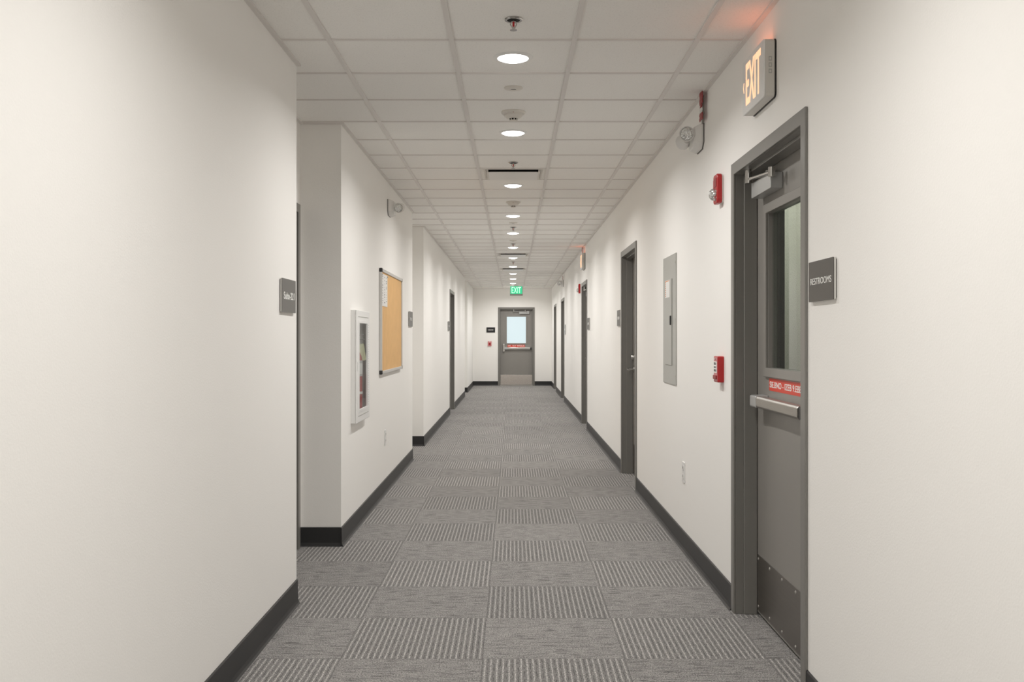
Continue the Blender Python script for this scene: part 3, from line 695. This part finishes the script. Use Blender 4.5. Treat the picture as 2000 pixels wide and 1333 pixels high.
EX = (-1.118, 6.800); ez = CAB[2]+0.006
t = thing('fire_extinguisher', 'red fire extinguisher behind the window of the white cabinet', 'fire extinguisher', (EX[0], EX[1], ez), LW)
R = 0.062
MB().lathe([(0,0),(R-0.006,0),(R,0.006),(R,0.34),(R*0.93,0.372),(R*0.72,0.40),(R*0.42,0.422),(0.020,0.43),(0.020,0.445),(0,0.445)], 36).done('tank', 'red_paint', t, smooth=True)
lb = MB().lathe([(R+0.0006,0.235),(R+0.0006,0.345)], 36).done('label', 'silver', t, smooth=True)
MB().lathe([(R+0.0012,0.250),(R+0.0012,0.325)], 36).done('label_panel', 'letter', lb, smooth=True)
MB().lathe([(R+0.0012,0.110),(R+0.0012,0.128)], 36).done('band', 'letter', t, smooth=True)
v = MB(); v.cyl((0,0,0.44), (0,0,0.49), 0.018); v.cyl((0,0,0.465), (0.045,0,0.465), 0.009); v.done('valve', 'chrome', t, smooth=True)
MB().box(-0.014, 0.014, -0.075, 0.03, 0.488, 0.496).done('carry_handle', 'alu', t, bevel=0.002)
MB().prism([(0.03,0.500),(-0.07,0.522),(-0.07,0.530),(0.03,0.510)], -0.012, 0.012, 'x').done('squeeze_lever', 'alu', t, bevel=0.002)
MB().tube([(0.045,0,0.465),(0.062,0.006,0.44),(0.072,0.01,0.38),(0.074,0.01,0.20),(0.072,0.01,0.10)], 0.008).done('hose', 'dark', t, smooth=True)
MB().lathe([(0.014,0),(0.014,0.006),(0,0.008)], 16, (0,-0.018,0.465), (0,-1,0)).done('gauge', 'letter', t, smooth=True)
tg = MB().prism(rrect(0.066, 0.120, 0.012), -0.0008, 0.0008, 'y'); tg.xform(Matrix.Translation((0.022, -0.046, 0.400)) @ Matrix.Rotation(-1.05, 4, 'Z') @ Matrix.Rotation(-0.16, 4, 'Y'))
o = tg.done('tag', 'tag', t); o['label'] = 'pale green inspection tag'
tz = MB(); tz.tube([(0.0,-0.018,0.475),(0.018,-0.042,0.455)], 0.0012, 6); tz.done('tag_tie', 'white', t)

# ---------------------------------------------------------------- ceiling fixtures
ZT = CEIL+0.007
POW, SPREAD = 14.0, 158
def lamp(parent):
    l = bpy.data.lights.new('downlight_lamp', 'AREA'); l.shape = 'DISK'; l.size = 0.09; l.energy = POW; l.color = (1.0, 0.975, 0.945); l.spread = math.radians(SPREAD)
    o = bpy.data.objects.new('downlight_lamp', l); C.objects.link(o); o.parent = parent; o.location = (0, 0, -0.0225)
    return o
LY_ = [4.628, 6.32, 8.505, 10.62, 12.38, 14.33, 16.20, 18.20, 20.2, 22.0, 23.75]
order = ['first', 'second', 'third', 'fourth', 'fifth', 'sixth', 'seventh', 'eighth', 'ninth', 'tenth', 'eleventh and farthest']
proto = None
for i, y in enumerate(LY_ + [25.2, 2.15, 0.20, -1.75, -3.70]):
    lab = ('round recessed ceiling light, %s from the camera' % order[i]) if i < len(order) else ('round recessed ceiling light hidden behind the green exit sign' if y > 20 else 'round recessed ceiling light back behind the camera')
    if proto is None:
        proto = thing('recessed_light', lab, 'ceiling light', (0, y, ZT), 0, 'round recessed lights along the ceiling')
        MB().lathe([(0.072,-0.004),(0.075,-0.007),(0.090,-0.004),(0.094,0.0),(0.072,0.004)], 40).done('trim_ring', 'white2', proto, smooth=True)
        MB().lathe([(0,-0.020),(0.035,-0.0185),(0.058,-0.013),(0.070,-0.007),(0.073,-0.003),(0.073,0.002),(0,0.002)], 40).done('lens', 'lens', proto, smooth=True)
        lamp(proto)
    else:
        o = dup(proto, (0, y, ZT), 0, lab)

def sprinkler(y, label, first=None):
    if first: return dup(first, (0.002, y, ZT), 0, label)
    t = thing('sprinkler', label, 'sprinkler', (0.002, y, ZT), 0, 'fire sprinklers along the ceiling')
    MB().lathe([(0.018,0.001),(0.036,0.001),(0.040,-0.004),(0.036,-0.007),(0.018,-0.006)], 28).done('escutcheon', 'chrome', t, smooth=True)
    MB().lathe([(0.0,-0.001),(0.030,-0.001),(0.030,-0.0065),(0.0,-0.0065)], 20).done('cup', 'hole', t)
    MB().cyl((0,0,-0.012), (0,0,-0.034), 0.0045, seg=12).done('red_bulb', 'red', t)
    f = MB()
    f.cyl((0,0,0), (0,0,-0.014), 0.010, seg=14); f.tube([(-0.010,0,-0.010),(-0.013,0,-0.024),(-0.004,0,-0.040)], 0.0025, 8); f.tube([(0.010,0,-0.010),(0.013,0,-0.024),(0.004,0,-0.040)], 0.0025, 8)
    f.cyl((0,0,-0.034), (0,0,-0.046), 0.005, seg=12); f.done('frame_arms', 'chrome', t, smooth=True)
    MB().lathe([(0,-0.046),(0.015,-0.046),(0.015,-0.048),(0,-0.048)], 20).done('deflector', 'chrome', t)
    return t
s0 = sprinkler(4.07, 'sprinkler nearest the camera, with its red bulb')
sprinkler(7.396, 'sprinkler just before the largest square air diffuser', s0)
sprinkler(11.73, 'sprinkler between the fourth and fifth ceiling lights', s0)
sprinkler(13.80, 'sprinkler just before the sixth ceiling light', s0)
sprinkler(17.1, 'farthest sprinkler, between the seventh and eighth ceiling lights', s0)

def disc(y, label, first=None, s=1.0):
    if first:
        return dup(first, (0.002, y, ZT), 0, label)
    t = thing('flat_sensor', label, 'ceiling sensor', (0.002, y, ZT), 0, 'flat round ceiling sensors')
    MB().lathe([(0.050,0.001),(0.051,-0.003),(0.046,-0.007),(0.020,-0.011),(0,-0.011)], 36).done('cover', 'det', t, smooth=True)
    MB().box(-0.014, 0.014, -0.012, -0.002, -0.0125, -0.009).done('dark_slot', 'sign_grey', t, bevel=0.001)
    return t
d0_ = disc(5.19, 'flat white sensor disc just past the first ceiling light')
disc(11.28, 'faint flat sensor disc past the fourth ceiling light', d0_)
disc(13.34, 'flat sensor disc past the fifth ceiling light', d0_)

def detector(y, label, first=None):
    if first: return dup(first, (0.002, y, ZT), 0, label)
    t = thing('smoke_detector', label, 'smoke detector', (0.002, y, ZT), 0, 'domed smoke detectors on the ceiling')
    MB().lathe([(0.071,0.001),(0.072,-0.006),(0.066,-0.014),(0.058,-0.016),(0,-0.016)], 40).done('base_plate', 'det', t, smooth=True)
    MB().lathe([(0.056,-0.015),(0.054,-0.026),(0.040,-0.038),(0.026,-0.041)], 36).done('body', 'det', t, smooth=True)
    b = MB().lathe([(0.024,-0.038),(0.022,-0.049),(0,-0.049)], 24).done('sensing_chamber', 'hole', t)
    rb = MB()
    for i in range(8):
        a = 2*PI*i/8+0.2; rb.cyl((0.024*math.cos(a), 0.024*math.sin(a), -0.040), (0.021*math.cos(a), 0.021*math.sin(a), -0.052), 0.003, seg=8)
    rb.lathe([(0,-0.056),(0.020,-0.055),(0.023,-0.050),(0,-0.050)], 24); rb.done('cage', 'det', t, smooth=True)
    MB().ball((0.0, -0.062, -0.013), 0.004, 10).done('indicator_lamp', 'red_tape', t)
    return t
k0 = detector(5.745, 'domed smoke detector just before the second ceiling light')
detector(9.55, 'domed smoke detector between the third and fourth ceiling lights', k0)

def diffuser(cell, label, first=None):
    y = Y0+(cell+0.5)*CELL
    if first: return dup(first, (0.002, y, ZT), 0, label)
    t = thing('air_diffuser', label, 'air diffuser', (0.002, y, ZT), 0, 'square air diffusers in the ceiling')
    a = 0.250
    fr = MB()
    # sloping outer rim: square rings (half size, z)
    rings = [(a,0.0006),(a,-0.004),(a-0.014,-0.0065),(a-0.030,-0.001),(a-0.040,0.003)]
    vs = [[fr.bm.verts.new((sx*r, sy*r, z)) for sx, sy in ((-1,-1),(1,-1),(1,1),(-1,1))] for r, z in rings]
    for p, q in zip(vs, vs[1:]):
        for i in range(4): fr.bm.faces.new((p[i], p[(i+1)%4], q[(i+1)%4], q[i]))
    fr.done('rim', 'det', t)
    MB().box(-a+0.020, a-0.020, -a+0.020, a-0.020, -0.0008, 0.0004).done('throat', 'hole', t)
    MB().prism(rrect(2*(a-0.052), 2*(a-0.052), 0.02), -0.0205, -0.0175, 'z').done('plaque', 'alu_white', t, bevel=0.001)
    for s in (-1, 1):
        MB().prism([(s*(a-0.050), -0.0015), (s*(a-0.032), -0.0015), (s*(a-0.036), -0.018), (s*(a-0.052), -0.019)], -a+0.045, a-0.045, 'y').done('end_blade', 'det', t)
    for sx in (-0.12, 0.12):
        for sy in (-0.12, 0.12): MB().cyl((sx, sy, -0.018), (sx, sy, -0.0005), 0.006, seg=8).done('hanger', 'hole', t)
    return t
M['alu_white'] = mat('white satin metal', (0.80, 0.785, 0.76, 1), 0.30)
v0 = diffuser(6, 'square air diffuser nearest the camera, just before the third ceiling light')
diffuser(20, 'square air diffuser between the sixth and seventh ceiling lights', v0)
diffuser(26, 'farthest square air diffuser, past the eighth ceiling light', v0)

# ---------------------------------------------------------------- world, camera, view
wd = bpy.data.worlds.new('World'); SC.world = wd; wd.use_nodes = True
wd.node_tree.nodes['Background'].inputs[0].default_value = (0.02, 0.02, 0.02, 1)
cam = bpy.data.cameras.new('Camera'); co = bpy.data.objects.new('Camera', cam); C.objects.link(co)
co.location = (0, 0, EYE); co.rotation_euler = (PI/2, 0, 0)
cam.sensor_fit = 'HORIZONTAL'; cam.sensor_width = 36; cam.lens = 1895/2000*36
cam.shift_x = -2/2000; cam.shift_y = -6.5/2000; cam.clip_start = 0.02; cam.clip_end = 200
SC.camera = co
SC.view_settings.view_transform = 'Standard'; SC.view_settings.look = 'None'; SC.view_settings.gamma = 1; SC.view_settings.use_curve_mapping = False
SC.view_settings.exposure = 0.28
cy_ = SC.cycles
cy_.max_bounces = 14; cy_.diffuse_bounces = 9; cy_.glossy_bounces = 4; cy_.transparent_max_bounces = 12; cy_.use_denoising = True
cy_.sample_clamp_indirect = 6
